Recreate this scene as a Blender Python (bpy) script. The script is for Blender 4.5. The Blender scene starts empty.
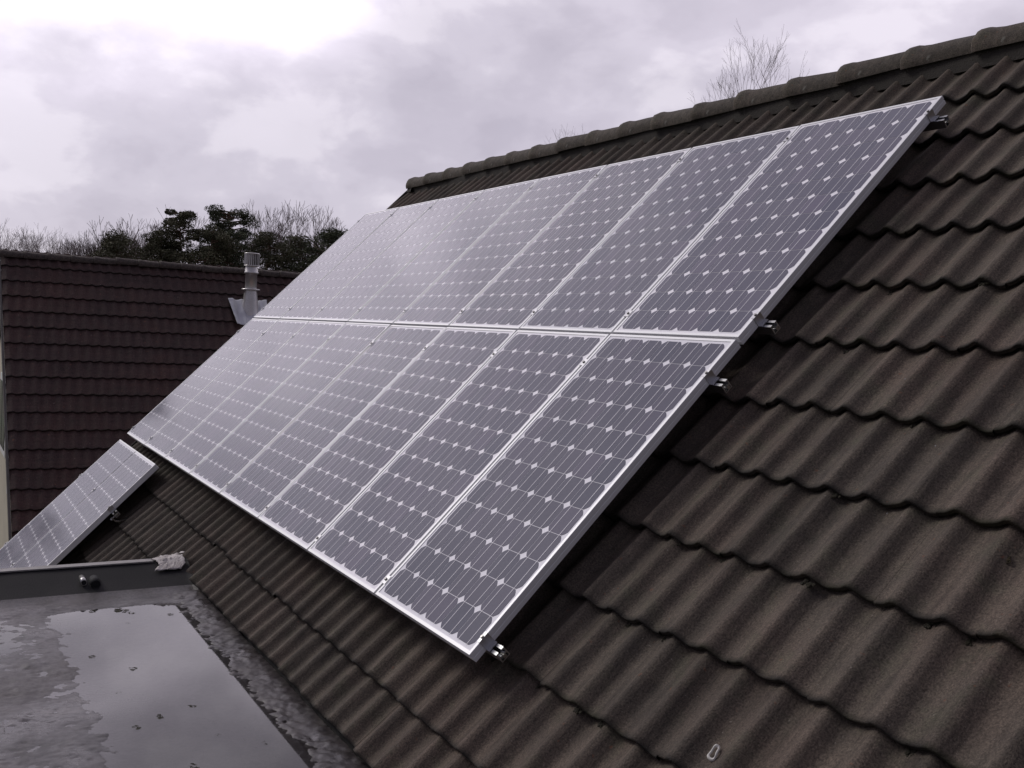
import bpy, bmesh, math, random
from mathutils import Vector, Matrix, noise
random.seed(7)
R_ = math.radians
TH = 0.7835343853318935                     # roof pitch
CT, ST = math.cos(TH), math.sin(TH)
scene = bpy.context.scene
col = scene.collection

# ------------------------------------------------------------------ helpers
def rw(x, v, z):                            # roof frame -> world
    return Vector((x, v*CT - z*ST, v*ST + z*CT))

class MB:
    """collects geometry for ONE mesh object"""
    def __init__(s): s.v = []; s.f = []; s.m = []; s.smooth = []
    def add(s, vs, fs, mi=0, sm=False):
        o = len(s.v); s.v += [tuple(p) for p in vs]
        for f in fs:
            s.f.append(tuple(i+o for i in f)); s.m.append(mi); s.smooth.append(sm)
    def box(s, a, b, mi=0, M=None):
        x0, y0, z0 = a; x1, y1, z1 = b
        vs = [Vector(p) for p in ((x0,y0,z0),(x1,y0,z0),(x1,y1,z0),(x0,y1,z0),(x0,y0,z1),(x1,y0,z1),(x1,y1,z1),(x0,y1,z1))]
        if M is not None: vs = [M @ p for p in vs]
        s.add(vs, [(0,3,2,1),(4,5,6,7),(0,1,5,4),(1,2,6,5),(2,3,7,6),(3,0,4,7)], mi)
    def tube(s, pts, rads, n=8, mi=0, caps=True, sm=True):
        rings = []
        up = Vector((0.13, 0.21, 0.97))
        o = len(s.v)
        for i, p in enumerate(pts):
            p = Vector(p)
            if i == 0: d = Vector(pts[1]) - p
            elif i == len(pts)-1: d = p - Vector(pts[i-1])
            else: d = Vector(pts[i+1]) - Vector(pts[i-1])
            d.normalize()
            a = d.cross(up)
            if a.length < 1e-3: a = d.cross(Vector((1,0,0)))
            a.normalize(); b = d.cross(a)
            for k in range(n):
                t = 2*math.pi*k/n
                s.v.append(tuple(p + (a*math.cos(t) + b*math.sin(t))*rads[i]))
        for i in range(len(pts)-1):
            for k in range(n):
                k2 = (k+1) % n
                s.f.append((o+i*n+k, o+i*n+k2, o+(i+1)*n+k2, o+(i+1)*n+k)); s.m.append(mi); s.smooth.append(sm)
        if caps:
            s.f.append(tuple(o+k for k in range(n))[::-1]); s.m.append(mi); s.smooth.append(False)
            e = o+(len(pts)-1)*n
            s.f.append(tuple(e+k for k in range(n))); s.m.append(mi); s.smooth.append(False)
    def lathe(s, prof, c=(0,0,0), n=32, mi=0):
        pts = [(c[0], c[1], c[2]+z) for r, z in prof]
        o = len(s.v)
        for (r, z) in prof:
            for k in range(n):
                t = 2*math.pi*k/n
                s.v.append((c[0]+r*math.cos(t), c[1]+r*math.sin(t), c[2]+z))
        for i in range(len(prof)-1):
            for k in range(n):
                k2 = (k+1) % n
                s.f.append((o+i*n+k, o+i*n+k2, o+(i+1)*n+k2, o+(i+1)*n+k)); s.m.append(mi); s.smooth.append(True)
    def build(s, name, mats, parent=None, auto=None):
        me = bpy.data.meshes.new(name)
        me.from_pydata(s.v, [], s.f)
        if not isinstance(mats, (list, tuple)): mats = [mats]
        for m in mats: me.materials.append(m)
        me.polygons.foreach_set('material_index', s.m)
        me.polygons.foreach_set('use_smooth', s.smooth)
        me.update()
        ob = bpy.data.objects.new(name, me)
        col.objects.link(ob)
        if parent is not None: ob.parent = parent
        return ob

def tag(o, label=None, cat=None, group=None, kind=None):
    if label: o['label'] = label
    if cat: o['category'] = cat
    if group: o['group'] = group
    if kind: o['kind'] = kind
    return o

def empty(name, loc=(0,0,0), rot=(0,0,0)):
    o = bpy.data.objects.new(name, None); col.objects.link(o)
    o.location = loc; o.rotation_euler = rot; o.empty_display_size = .2
    return o

def copy_tree(o, parent=None):
    c = o.copy(); col.objects.link(c)
    if parent is not None: c.parent = parent
    for ch in list(o.children): copy_tree(ch, c)
    return c

# ------------------------------------------------------------------ materials
class NT:
    def __init__(s, name):
        s.mat = bpy.data.materials.new(name); s.mat.use_nodes = True
        s.t = s.mat.node_tree; s.n = s.t.nodes; s.l = s.t.links
        s.b = s.n['Principled BSDF']; s.out = s.n['Material Output']
    def new(s, t, **kw):
        x = s.n.new(t)
        for k, v in kw.items(): setattr(x, k, v)
        return x
    def coord(s, kind='Object', scale=(1,1,1)):
        c = s.new('ShaderNodeTexCoord'); m = s.new('ShaderNodeMapping')
        m.inputs['Scale'].default_value = scale
        s.l.new(c.outputs[kind], m.inputs['Vector']); return m.outputs[0]
    def noise(s, vec, scale, detail=5, rough=.6, dist=0):
        x = s.new('ShaderNodeTexNoise')
        x.inputs['Scale'].default_value = scale; x.inputs['Detail'].default_value = detail
        x.inputs['Roughness'].default_value = rough; x.inputs['Distortion'].default_value = dist
        s.l.new(vec, x.inputs['Vector']); return x.outputs['Fac']
    def ramp(s, fac, stops, interp='LINEAR'):
        x = s.new('ShaderNodeValToRGB'); r = x.color_ramp; r.interpolation = interp
        while len(r.elements) < len(stops): r.elements.new(.5)
        for e, (p, c) in zip(r.elements, stops):
            e.position = p; e.color = (c, c, c, 1) if isinstance(c, (int, float)) else (*c, 1)
        s.l.new(fac, x.inputs[0]); return x.outputs[0]
    def mix(s, fac, a, b, blend='MIX'):
        x = s.new('ShaderNodeMix', data_type='RGBA', blend_type=blend)
        for i, v in ((0, fac), (6, a), (7, b)):
            if hasattr(v, 'type') and hasattr(v, 'links'): s.l.new(v, x.inputs[i])
            elif i == 0: x.inputs[i].default_value = v
            else: x.inputs[i].default_value = (*v, 1)
        return x.outputs[2]
    def math(s, op, a, b=0.0, clamp=False):
        x = s.new('ShaderNodeMath', operation=op, use_clamp=clamp)
        for i, v in ((0, a), (1, b)):
            if hasattr(v, 'links'): s.l.new(v, x.inputs[i])
            else: x.inputs[i].default_value = v
        return x.outputs[0]
    def bump(s, h, strength=.3, dist=.01):
        x = s.new('ShaderNodeBump'); x.inputs['Strength'].default_value = strength
        x.inputs['Distance'].default_value = dist
        s.l.new(h, x.inputs['Height']); return x.outputs[0]
    def set(s, **kw):
        for k, v in kw.items():
            k = k.replace('_', ' ')
            i = s.b.inputs[k]
            if hasattr(v, 'links'): s.l.new(v, i)
            elif isinstance(v, tuple): i.default_value = (*v, 1) if len(v) == 3 else v
            else: i.default_value = v
        return s.mat

def mat_tile(name, base, dark, warm, moss, lichen=.0, seed=0., fine=1.0):
    t = NT(name); c = t.coord(); m = t.n['Mapping']; m.inputs['Location'].default_value = (seed, seed*.7, seed*.3)
    big = t.noise(c, 1.3, 4, .6); mid = t.noise(c, 9, 5, .65); fn = t.noise(c, 170*fine, 3, .7); fn2 = t.noise(c, 420*fine, 2, .6)
    k = t.mix(t.ramp(mid, [(.3, 0.), (.7, 1.)]), dark, base)
    k = t.mix(t.ramp(big, [(.42, 0.), (.64, .75)]), k, warm)
    k = t.mix(t.ramp(t.noise(c, 5.5, 6, .7), [(.52, 0.), (.68, .6)]), k, moss)
    # tile to tile variation kept in a vertex attribute
    at = t.new('ShaderNodeAttribute', attribute_name='tv')
    k = t.mix(1.0, k, t.ramp(at.outputs['Fac'], [(0., .72 if fine == 1.0 else .88), (1., 1.28 if fine == 1.0 else 1.12)]), 'MULTIPLY')
    k = t.mix(1.0, k, t.ramp(fn, [(.28, .40), (.72, 1.75)]), 'MULTIPLY')
    cs = t.coord(scale=(26, 1.6, 26))
    k = t.mix(1.0, k, t.ramp(t.noise(cs, 1., 5, .7), [(.34, .68), (.50, 1.), (.66, 1.22)]), 'MULTIPLY')   # run-off streaks
    sp2 = t.ramp(t.noise(c, 95*fine, 3, .55), [(.69, 0.), (.73, 1.)])
    k = t.mix(t.math('MULTIPLY', sp2, .45), k, (.26, .23, .20))
    rs = t.ramp(t.noise(c, 38*fine, 2, .5), [(.72, 0.), (.76, .5)])
    k = t.mix(rs, k, (.16, .07, .04))
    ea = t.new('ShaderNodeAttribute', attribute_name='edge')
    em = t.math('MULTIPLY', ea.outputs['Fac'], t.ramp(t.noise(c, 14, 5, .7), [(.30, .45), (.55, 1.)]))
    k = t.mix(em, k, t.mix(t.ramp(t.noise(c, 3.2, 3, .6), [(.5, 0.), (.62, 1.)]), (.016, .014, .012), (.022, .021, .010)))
    sp = t.ramp(fn2, [(.66, 0.), (.74, 1.)])
    k = t.mix(t.math('MULTIPLY', sp, .35), k, (.20, .17, .15))
    if lichen:
        v = t.new('ShaderNodeTexVoronoi'); v.inputs['Scale'].default_value = 7; t.l.new(c, v.inputs['Vector'])
        ln = t.noise(c, 30, 4, .7)
        s = t.math('ADD', v.outputs['Distance'], t.math('MULTIPLY', ln, .35))
        lm = t.ramp(s, [(.24, 1.), (.30, 0.)])
        lm = t.math('MULTIPLY', lm, t.ramp(t.noise(c, 2.2, 2, .5), [(.5, 0.), (.6, lichen)]))
        k = t.mix(lm, k, t.mix(t.ramp(t.noise(c, 4, 1, .5), [(.47, 0.), (.53, 1.)]), (.33, .33, .29), (.26, .19, .06)))
    h = t.math('ADD', t.math('MULTIPLY', fn, .6), t.math('MULTIPLY', mid, 1.0))
    return t.set(Base_Color=k, Roughness=.82, Specular_IOR_Level=.35, Normal=t.bump(h, .9, .006))

def mat_plain(name, c1, c2=None, rough=.6, scale=8, bump=.2, metal=0., spec=.5, bd=.003, detail=5):
    t = NT(name); c = t.coord(); n = t.noise(c, scale, detail, .65)
    k = t.mix(t.ramp(n, [(.3, 0.), (.7, 1.)]), c1, c2 or c1)
    return t.set(Base_Color=k, Roughness=rough, Metallic=metal, Specular_IOR_Level=spec, Normal=t.bump(t.noise(c, scale*6, 3, .6), bump, bd))

M = {}
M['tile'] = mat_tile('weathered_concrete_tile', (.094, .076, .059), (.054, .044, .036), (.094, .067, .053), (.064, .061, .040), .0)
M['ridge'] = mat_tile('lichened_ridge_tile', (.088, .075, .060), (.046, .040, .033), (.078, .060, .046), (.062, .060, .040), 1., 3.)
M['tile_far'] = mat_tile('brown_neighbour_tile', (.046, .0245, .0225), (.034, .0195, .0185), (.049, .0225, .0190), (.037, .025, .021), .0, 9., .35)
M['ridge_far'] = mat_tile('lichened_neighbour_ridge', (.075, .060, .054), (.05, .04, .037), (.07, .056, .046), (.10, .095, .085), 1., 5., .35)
M['under'] = mat_plain('roofing_underlay', (.012, .011, .010), rough=.9)
M['mortar'] = mat_plain('ridge_mortar', (.035, .03, .026), (.05, .045, .038), .95, 20, .6, bd=.01)

def mat_alu(name, c1, c2, rough, metal=1.):
    t = NT(name); c = t.coord(scale=(1,1,1)); n = t.noise(c, 4, 4, .6); f = t.noise(c, 90, 2, .6)
    return t.set(Base_Color=t.mix(n, c1, c2), Metallic=metal, Roughness=t.ramp(f, [(.2, rough-.06), (.8, rough+.08)]))
M['frame'] = mat_alu('anodised_aluminium', (.86, .86, .87), (.80, .80, .81), .42, .25)
M['rail'] = mat_alu('mill_aluminium', (.62, .62, .63), (.5, .5, .51), .34)
M['steel'] = mat_alu('stainless_steel', (.5, .49, .47), (.38, .37, .36), .3)
M['zinc'] = mat_alu('weathered_zinc', (.85, .83, .81), (.48, .46, .44), .30, .55)

def mat_glassed(name, color, c2, coat=1.0, cr=.10, extra=None):
    t = NT(name); c = t.coord()
    n = t.noise(c, 3, 3, .6)
    k = t.mix(n, color, c2)
    if extra:                                # per-cell tint from an attribute
        at = t.new('ShaderNodeAttribute', attribute_name='tv')
        k = t.mix(1.0, k, t.ramp(at.outputs['Fac'], [(0., (.72, .76, .86)), (.5, (1., .97, .98)), (1., (1.18, 1.06, 1.12))]), 'MULTIPLY')
    oi = t.new('ShaderNodeObjectInfo')
    k = t.mix(1., k, t.ramp(oi.outputs['Random'], [(0., (.88, .89, .92)), (1., (1.1, 1.08, 1.10))]), 'MULTIPLY')
    film = t.ramp(t.noise(c, 2.1, 6, .7), [(.3, cr*.7), (.75, cr*1.5)])
    return t.set(Base_Color=k, Roughness=.45, Specular_IOR_Level=.15, Coat_Weight=coat, Coat_IOR=1.36, Coat_Roughness=film)
M['cell'] = mat_glassed('monocrystalline_cell_under_glass', (.064, .064, .102), (.082, .080, .118), extra=True)
M['backsheet'] = mat_glassed('white_backsheet_under_glass', (.88, .87, .89), (.90, .89, .91))
M['busbar'] = mat_glassed('silver_busbar_under_glass', (.88, .87, .89), (.9, .89, .91))

# ------------------------------------------------------------------ camera
cam = bpy.data.cameras.new('camera'); co = bpy.data.objects.new('camera', cam); col.objects.link(co)
rt = Vector((0.5050239380768511, 0.8616204987500546, 0.05060571215131748))
up = Vector((-0.06930991611704146, -0.017957636398794663, 0.9974335360415636))
bk = Vector((0.8603179397737115, -0.5072352900052746, 0.0506498082402147))
CAM = Vector((2.8682974131365224, -1.578960936877358, 1.0767914738325024))
mw = Matrix.Identity(4)
for i in range(3): mw[i][0] = rt[i]; mw[i][1] = up[i]; mw[i][2] = bk[i]; mw[i][3] = CAM[i]
co.matrix_world = mw
cam.sensor_width = 36; cam.lens = 996.4422/1024*36; cam.clip_start = .05; cam.clip_end = 6000
scene.camera = co

# ------------------------------------------------------------------ tiled roofs
def wave(s, A):                              # two rounded rolls per tile, s in metres
    u = (s/.152) % 1.0                        # long rise, crest, short fall
    w = u + (.36*(1 - math.cos(2*math.pi*u)) + .42*math.sin(2*math.pi*u))/(2*math.pi)
    return A*(.5 + .5*math.cos(2*math.pi*w))

def tile_field(x0, x1, vs, zc, A=.040, seg=11, lift=.031, thick=.015, gauge=.3285, lap=.06, jit=1., mats=None, cut_low=None, name='tile_field', parent=None, rnd=None):
    """one mesh of overlapping double-roll tiles; x = along the eaves, vs = list of lower edges"""
    rnd = rnd or random.Random(3)
    W = .304; mb = MB(); tv = []; ed = []
    n = int(math.ceil((x1-x0)/W))
    for ci, v0 in enumerate(vs):
        L = gauge + lap
        for k in range(n):
            xa = x0 + k*W; xb = min(xa + W, x1)
            dz = tl = 0.; dv = rnd.gauss(0, .0035)*jit; sk = rnd.gauss(0, .003)*jit
            top = []; bot = []; ns = seg*2
            lows = (0., .014, .06, .5, 1.)
            for r in lows:
                v = v0 + dv + L*r
                for i in range(ns+1):
                    s = xa + (xb-xa)*i/ns
                    zz = zc - A + wave(s - x0 - .076, A) - lift*(v - v0 - dv)/gauge + dz + tl*(i/ns-.5)
                    if r == 0.: zz -= .004               # rounded drip edge
                    vv = v + sk*(i/ns-.5)
                    if r == 0.: vv += .0015
                    top.append((s, vv, zz))
            for i in range(ns+1):
                s, vv, zz = top[i]; bot.append((s, vv + .002, zz - thick))
            for i in range(ns+1):
                s, vv, zz = top[(ns+1)+i]; bot.append((s, v0 + L*.6, zz - thick - .012))
            m = ns+1; fs = []
            for r in range(len(lows)-1):
                for i in range(ns):
                    a = r*m+i; fs.append((a, a+1, a+m+1, a+m))
            nf0 = len(mb.f)
            mb.add(top, fs, 0, True)
            o = len(mb.v) - len(top)
            ob = len(mb.v); mb.v += bot
            for i in range(ns):                          # front edge and soffit
                mb.f.append((ob+i, ob+i+1, o+i+1, o+i)); mb.m.append(0); mb.smooth.append(False)
                mb.f.append((ob+m+i, ob+m+i+1, ob+i+1, ob+i)); mb.m.append(0); mb.smooth.append(False)
            # both sides
            for (i, flip) in ((0, 0), (ns, 1)):
                if (i == 0 and k > 0) or (i == ns and k < n-1): continue
                q = (o+i, o+m+i, o+2*m+i, o+3*m+i, ob+m+i, ob+i)
                mb.f.append(q if not flip else q[::-1]); mb.m.append(0); mb.smooth.append(False)
            t = min(1, max(0, rnd.gauss(.5, .2)))
            tv += [t]*(len(mb.v) - len(tv))
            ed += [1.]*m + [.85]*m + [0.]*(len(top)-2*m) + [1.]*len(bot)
    ob = mb.build(name, mats, parent)
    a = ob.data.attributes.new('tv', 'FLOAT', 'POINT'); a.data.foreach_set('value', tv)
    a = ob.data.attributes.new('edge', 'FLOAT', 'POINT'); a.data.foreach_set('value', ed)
    return ob

GA = .3285
house = empty('house', (0, 0, -6.0))
tag(house, 'house under the camera with grey brown pantile roof, lichened ridge and wet flat dormer roof', 'house')
def at_house(o, rot=False):
    o.parent = house
    o.location = (0, 0, 6.0)
    if rot: o.rotation_euler = (TH, 0, 0)
    return o
VL = .735
XL, XR = .100-46*.152+.076, 6.2
x_d = -3.27                                  # dormer's far side
nx = round((x_d - XL)/.304); x_split = XL + nx*.304
# main slope above the dormer, and full slope left of it; one object: the visible roof of the house
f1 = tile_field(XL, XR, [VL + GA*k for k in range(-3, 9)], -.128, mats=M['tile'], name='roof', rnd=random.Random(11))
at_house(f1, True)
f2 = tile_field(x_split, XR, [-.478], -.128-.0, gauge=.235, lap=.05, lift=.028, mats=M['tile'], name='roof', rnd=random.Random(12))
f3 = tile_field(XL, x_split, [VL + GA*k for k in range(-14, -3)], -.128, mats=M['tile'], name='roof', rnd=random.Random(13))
def join(obs, name):
    me = bpy.data.meshes.new(name); v = []; f = []; m = []; sm = []; tv = []; ed = []
    for o in obs:
        b = len(v); v += [tuple(p.co) for p in o.data.vertices]
        f += [tuple(i+b for i in p.vertices) for p in o.data.polygons]; sm += [p.use_smooth for p in o.data.polygons]
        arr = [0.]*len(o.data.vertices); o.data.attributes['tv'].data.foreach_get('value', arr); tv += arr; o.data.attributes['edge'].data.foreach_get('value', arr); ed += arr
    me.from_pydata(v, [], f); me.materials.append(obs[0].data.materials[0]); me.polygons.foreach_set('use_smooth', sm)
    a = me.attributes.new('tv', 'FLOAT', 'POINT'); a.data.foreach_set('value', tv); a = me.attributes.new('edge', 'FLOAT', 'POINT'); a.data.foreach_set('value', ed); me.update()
    obs[0].data = me
    for o in obs[1:]: bpy.data.objects.remove(o)
    return obs[0]
roof = join([f1, f2, f3], 'roof')
# back slope (not seen from here, plain profile)
yr, zr = rw(0, 3.80, -.13)[1:]
b = tile_field(0, XR-XL, [-.3 + GA*k for k in range(0, 12)], -.10, seg=4, mats=M['tile'], name='rear_roof', rnd=random.Random(5))
b.parent = house; b.rotation_euler = (TH, 0, math.pi); b.location = (XR, 2*yr, 6.0-.1)
# dark underlay boards below the tiles
u = MB(); 
u.add([rw(XL+.03, -.60, -.215), rw(XR-.03, -.60, -.215), rw(XR-.03, 3.82, -.215), rw(XL+.03, 3.82, -.215)], [(0,1,2,3)])
u.add([rw(XL+.03, -4.0, -.215), rw(x_split-.02, -4.0, -.215), rw(x_split-.02, -.602, -.215), rw(XL+.03, -.602, -.215)], [(0,1,2,3)])
u.add([rw(XL+.03, 3.9, -.24)-Vector((0,0,.05)), rw(XR-.03, 3.9, -.24)-Vector((0,0,.05)), Vector((XR-.03, 2*yr+.2, -.5)), Vector((XL+.03, 2*yr+.2, -.5))], [(0,1,2,3)])
at_house(u.build('roof_underlay', M['under']))
# verge strip closing the gable edge
vb = MB()
for (va, vb_) in ((-3.95, 3.72),):
    Mx = Matrix.Rotation(TH, 4, 'X')
    vb.box((XL-.022, va, -.27), (XL-.003, vb_, -.150), M=Mx)
at_house(vb.build('verge_board', M['mortar']))

# ridge tiles: one mesh, copies
rg = random.Random(21)
def ridge_mesh(seed, L=.42, R0=.093, mat=M['ridge']):
    rr = random.Random(seed); mb = MB(); n = 14
    prof = [(0., R0+.012), (.010, R0+.018), (.045, R0+.017), (.075, R0+.010), (.12, R0+.006), (.25, R0+.003), (L+.02, R0-.006)]
    for (x, r) in prof:
        for k in range(n+1):
            t = math.pi*(-.10 + 1.20*k/n)
            q = 1. + .06*math.cos(2*t)**2*0 
            jj = noise.noise(Vector((x*9+seed*3, t*2, seed)))*.006 + noise.noise(Vector((x*60+seed*3, t*9, seed)))*.003
            mb.v.append((x, -math.cos(t)*(r+jj)*1.06, math.sin(t)*(r+jj)*.92))
    m = n+1
    for i in range(len(prof)-1):
        for k in range(n):
            a = i*m+k; mb.f.append((a, a+1, a+m+1, a+m)); mb.m.append(0); mb.smooth.append(True)
    # closed thick front lip
    o = len(mb.v); th = .018
    for k in range(n+1):
        t = math.pi*(-.10 + 1.20*k/n)
        mb.v.append((.0, -math.cos(t)*(R0+.012-th)*1.06, math.sin(t)*(R0+.012-th)*.92))
    o2 = len(mb.v)
    for k in range(n+1):
        t = math.pi*(-.10 + 1.20*k/n)
        mb.v.append((L+.02, -math.cos(t)*(R0-.006-th)*1.06, math.sin(t)*(R0-.006-th)*.92))
    for k in range(n):
        mb.f.append((o+k, o+k+1, k+1, k)); mb.m.append(0); mb.smooth.append(False)
        mb.f.append((o2+k, o2+k+1, o+k+1, o+k)); mb.m.append(0); mb.smooth.append(True)
    ob = mb.build('ridge_tile', mat)
    a = ob.data.attributes.new('tv', 'FLOAT', 'POINT'); a.data.foreach_set('value', [rr.uniform(.3, .8)]*len(ob.data.vertices))
    return ob
RZ = zr - .043
variants = [ridge_mesh(i) for i in range(5)]
x = -6.70; i = 0
while x < XR:
    if i < 5: o = variants[i]
    else:
        o = variants[rg.randrange(5)].copy(); col.objects.link(o)
    o.parent = house
    o.location = (x + rg.uniform(-.008, .008), yr + rg.gauss(0, .004), 6.0 + RZ + rg.gauss(0, .003))
    o.rotation_euler = (rg.gauss(0, .02), rg.gauss(0, .008), rg.gauss(0, .008))
    x += .405; i += 1
mo = MB()                                     # ridge mortar bed and end plug
mo.box((-6.60, yr-.075, RZ-.10), (XR-.1, yr+.075, RZ+.02))
at_house(mo.build('ridge_mortar', M['mortar']))
pl_ = MB()
ring = [(-6.69, yr - math.cos(math.pi*k/12)*.093, RZ + math.sin(math.pi*k/12)*.083) for k in range(13)]
ring += [(-6.69, yr+.11, RZ-.07), (-6.69, yr-.11, RZ-.07)]
back = [(p[0]+.1, p[1], p[2]) for p in ring]
nn = len(ring)
pl_.add(ring + back, [tuple(range(nn))] + [(i, (i+1)%nn, nn+(i+1)%nn, nn+i) for i in range(nn)])
at_house(pl_.build('ridge_end_cap', M['mortar']))

# walls of the house
def mat_brick(name, c1, c2, mc):
    t = NT(name); c = t.coord(); m = t.n['Mapping']; m.inputs['Rotation'].default_value = (R_(90), 0, 0)
    bt = t.new('ShaderNodeTexBrick'); bt.inputs['Scale'].default_value = 1.0
    bt.inputs['Color1'].default_value = (*c1, 1); bt.inputs['Color2'].default_value = (*c2, 1); bt.inputs['Mortar'].default_value = (*mc, 1)
    bt.inputs['Brick Width'].default_value = .22; bt.inputs['Row Height'].default_value = .062; bt.inputs['Mortar Size'].default_value = .006
    t.l.new(c, bt.inputs['Vector'])
    return t.set(Base_Color=bt.outputs['Color'], Roughness=.85)
M['brick'] = mat_brick('brown_brick', (.24, .12, .08), (.18, .09, .06), (.3, .28, .25))
M['render'] = mat_plain('cream_render', (.60, .55, .43), (.50, .46, .36), .85, 1.5, .3)
hw = MB()
ye = rw(0, -3.9, -.2)[1]; ze = rw(0, -3.9, -.2)[2]
ybk = 2*yr - ye
def gable(xx):
    return [(xx, ye+.15, -5.9), (xx, ybk-.15, -5.9), (xx, ybk-.15, ze), (xx, yr, zr-.2), (xx, ye+.15, ze)]
g1 = gable(-6.75); g2 = gable(6.0)
hw.add(g1+g2, [(0,1,2,3,4)[::-1], (5,6,7,8,9), (0,4,9,5), (1,6,7,2)])
at_house(hw.build('wall', M['brick']))

# ------------------------------------------------------------------ flat dormer roof with upstand
ZW = -.500                                   # water level
YF = -3.1
def sst(a, b, x):
    t = min(1, max(0, (x-a)/(b-a))); return t*t*(3-2*t)
def flat_h(x, y):
    p = Vector((x, y, 0))
    n1 = noise.noise(p*2.1 + Vector((3, 1, 0))); n2 = noise.noise(p*7 + Vector((0, 5, 1)))
    n3 = noise.noise(p*22); n4 = noise.noise(Vector((x*55, y*50, 2.))); n5 = noise.noise(p*95)
    h = -.0065 + .0018*n1 + .0012*n2
    # towards the tiles: membrane dressed up the slope, lumpy
    e = y + .365 + .016*n1 + .030*n2 + .040*n3 + .026*n4
    h += .0105*sst(-.03, .045, e) + .075*max(0, e-.05)
    if e > -.03: h += (.0026*n3 + .0022*n4 + .0016*n5)*sst(-.03, .03, e)
    # far end
    h += .012*sst(-2.66, -2.78, x + .04*n2 + .02*n3)
    # lap seam with the neighbouring sheet, then the slightly higher left part
    l = -y - .93 + .06*n1 + .07*n2 + .04*n3 + .015*n4
    h += .0062*sst(-.05, .10, l)
    h += (.0034*n2 + .0036*n3 + .0022*n4)*sst(-.40, .02, l)
    h += .0022*sst(-1.0, -1.02, y + .006*n1)
    # scattered lumps standing out of the water
    lump = noise.noise(Vector((x*5.5+9, y*11, 4)))
    if lump > .44: h += (lump-.44)*.022*(.4+.6*sst(.9, .3, abs(l)))*(.6+n3)
    # near end rises
    h += .02*sst(.9, 1.8, x)
    return h
fr = MB()
def grid(mb, x0, x1, y0, y1, s):
    nx = int((x1-x0)/s); ny = int((y1-y0)/s); o = len(mb.v)
    for i in range(nx+1):
        xx = x0 + (x1-x0)*i/nx
        for j in range(ny+1):
            yy = y0 + (y1-y0)*j/ny
            mb.v.append((xx, yy, ZW + flat_h(xx, yy)))
    for i in range(nx):
        for j in range(ny):
            a = o + i*(ny+1)+j
            mb.f.append((a, a+ny+1, a+ny+2, a+1)); mb.m.append(0); mb.smooth.append(True)
grid(fr, -2.86, 1.0, -1.35, -.20, .0085)
grid(fr, -2.86, 1.0, YF, -1.35, .03)
grid(fr, 1.0, XR-.1, YF, -.20, .05)

t = NT('wet_roofing_felt'); c = t.coord()
n1 = t.noise(c, 1.6, 6, .65); n2 = t.noise(c, 9, 6, .7); n3 = t.noise(c, 60, 4, .7); n4 = t.noise(c, 260, 3, .6)
k = t.mix(t.ramp(n1, [(.35, 0.), (.68, 1.)]), (.032, .028, .029), (.078, .067, .069))
k = t.mix(t.ramp(n2, [(.45, 0.), (.72, .8)]), k, (.075, .066, .064))
k = t.mix(t.ramp(t.noise(c, 4.5, 7, .75), [(.56, 0.), (.66, .8)]), k, (.022, .019, .017))
k = t.mix(1., k, t.ramp(n3, [(.3, .5), (.7, 1.55)]), 'MULTIPLY')
k = t.mix(t.ramp(t.noise(c, 3.1, 5, .65, .6), [(.55, 0.), (.66, .7)]), k, (.10, .088, .084))
ro = t.ramp(t.noise(c, 2.6, 6, .7, .4), [(.36, .22), (.52, .42), (.7, .65)])
hh = t.math('ADD', t.math('MULTIPLY', n3, .7), t.math('MULTIPLY', n4, .35))
M['felt'] = t.set(Base_Color=k, Roughness=ro, Specular_IOR_Level=.5, Normal=t.bump(hh, .35, .004))
t = NT('dark_roofing_felt'); c = t.coord(); n1 = t.noise(c, 3, 6, .7); n3 = t.noise(c, 120, 3, .6)
k = t.mix(t.ramp(n1, [(.35, 0.), (.7, 1.)]), (.008, .0075, .009), (.016, .0145, .0155))
M['felt_dark'] = t.set(Base_Color=k, Roughness=.75, Specular_IOR_Level=.3, Normal=t.bump(n3, .4, .004))
fl = at_house(fr.build('flat_roof', M['felt']))

# upstand (parapet) at the far end, with cant strip, trim, corner patch
PX = -2.86
pr = MB()
Y0, Y1 = YF, -.20
ns = 60
prof = [(.07, -.500), (-.01, -.490), (-.10, -.470), (-.22, -.425), (-.325, -.386), (-.342, -.381), (-.40, -.381), (-.41, -.40), (-.41, -1.2)]
for j in range(ns+1):
    yy = Y0 + (Y1-Y0)*j/ns
    for (dx, z) in prof:
        w = noise.noise(Vector((dx*10, yy*4, z*8)))*.004 if z > -1 else 0
        pr.v.append((PX+dx+w, yy, z + w*.6))
m = len(prof)
for j in range(ns):
    for i in range(m-1):
        a = j*m+i; pr.f.append((a, a+1, a+m+1, a+m)); pr.m.append(1 if i < 2 else 0); pr.smooth.append(i < 4)
e = ns*m
pr.f.append(tuple(e+i for i in range(m))[::-1]); pr.m.append(0); pr.smooth.append(False)
par = pr.build('upstand', [M['felt_dark'], M['felt']], fl)
tr = MB()
tr.box((PX-.348, YF, -.379), (PX-.331, -.40, -.371)); tr.box((PX-.41, YF, -.379), (PX-.3485, -.40, -.374))
M['trim'] = mat_plain('pale_metal_trim', (.34, .32, .31), (.22, .21, .20), .6, 14, .1, metal=.2)
tr.build('edge_trim', M['trim'], fl)
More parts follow.
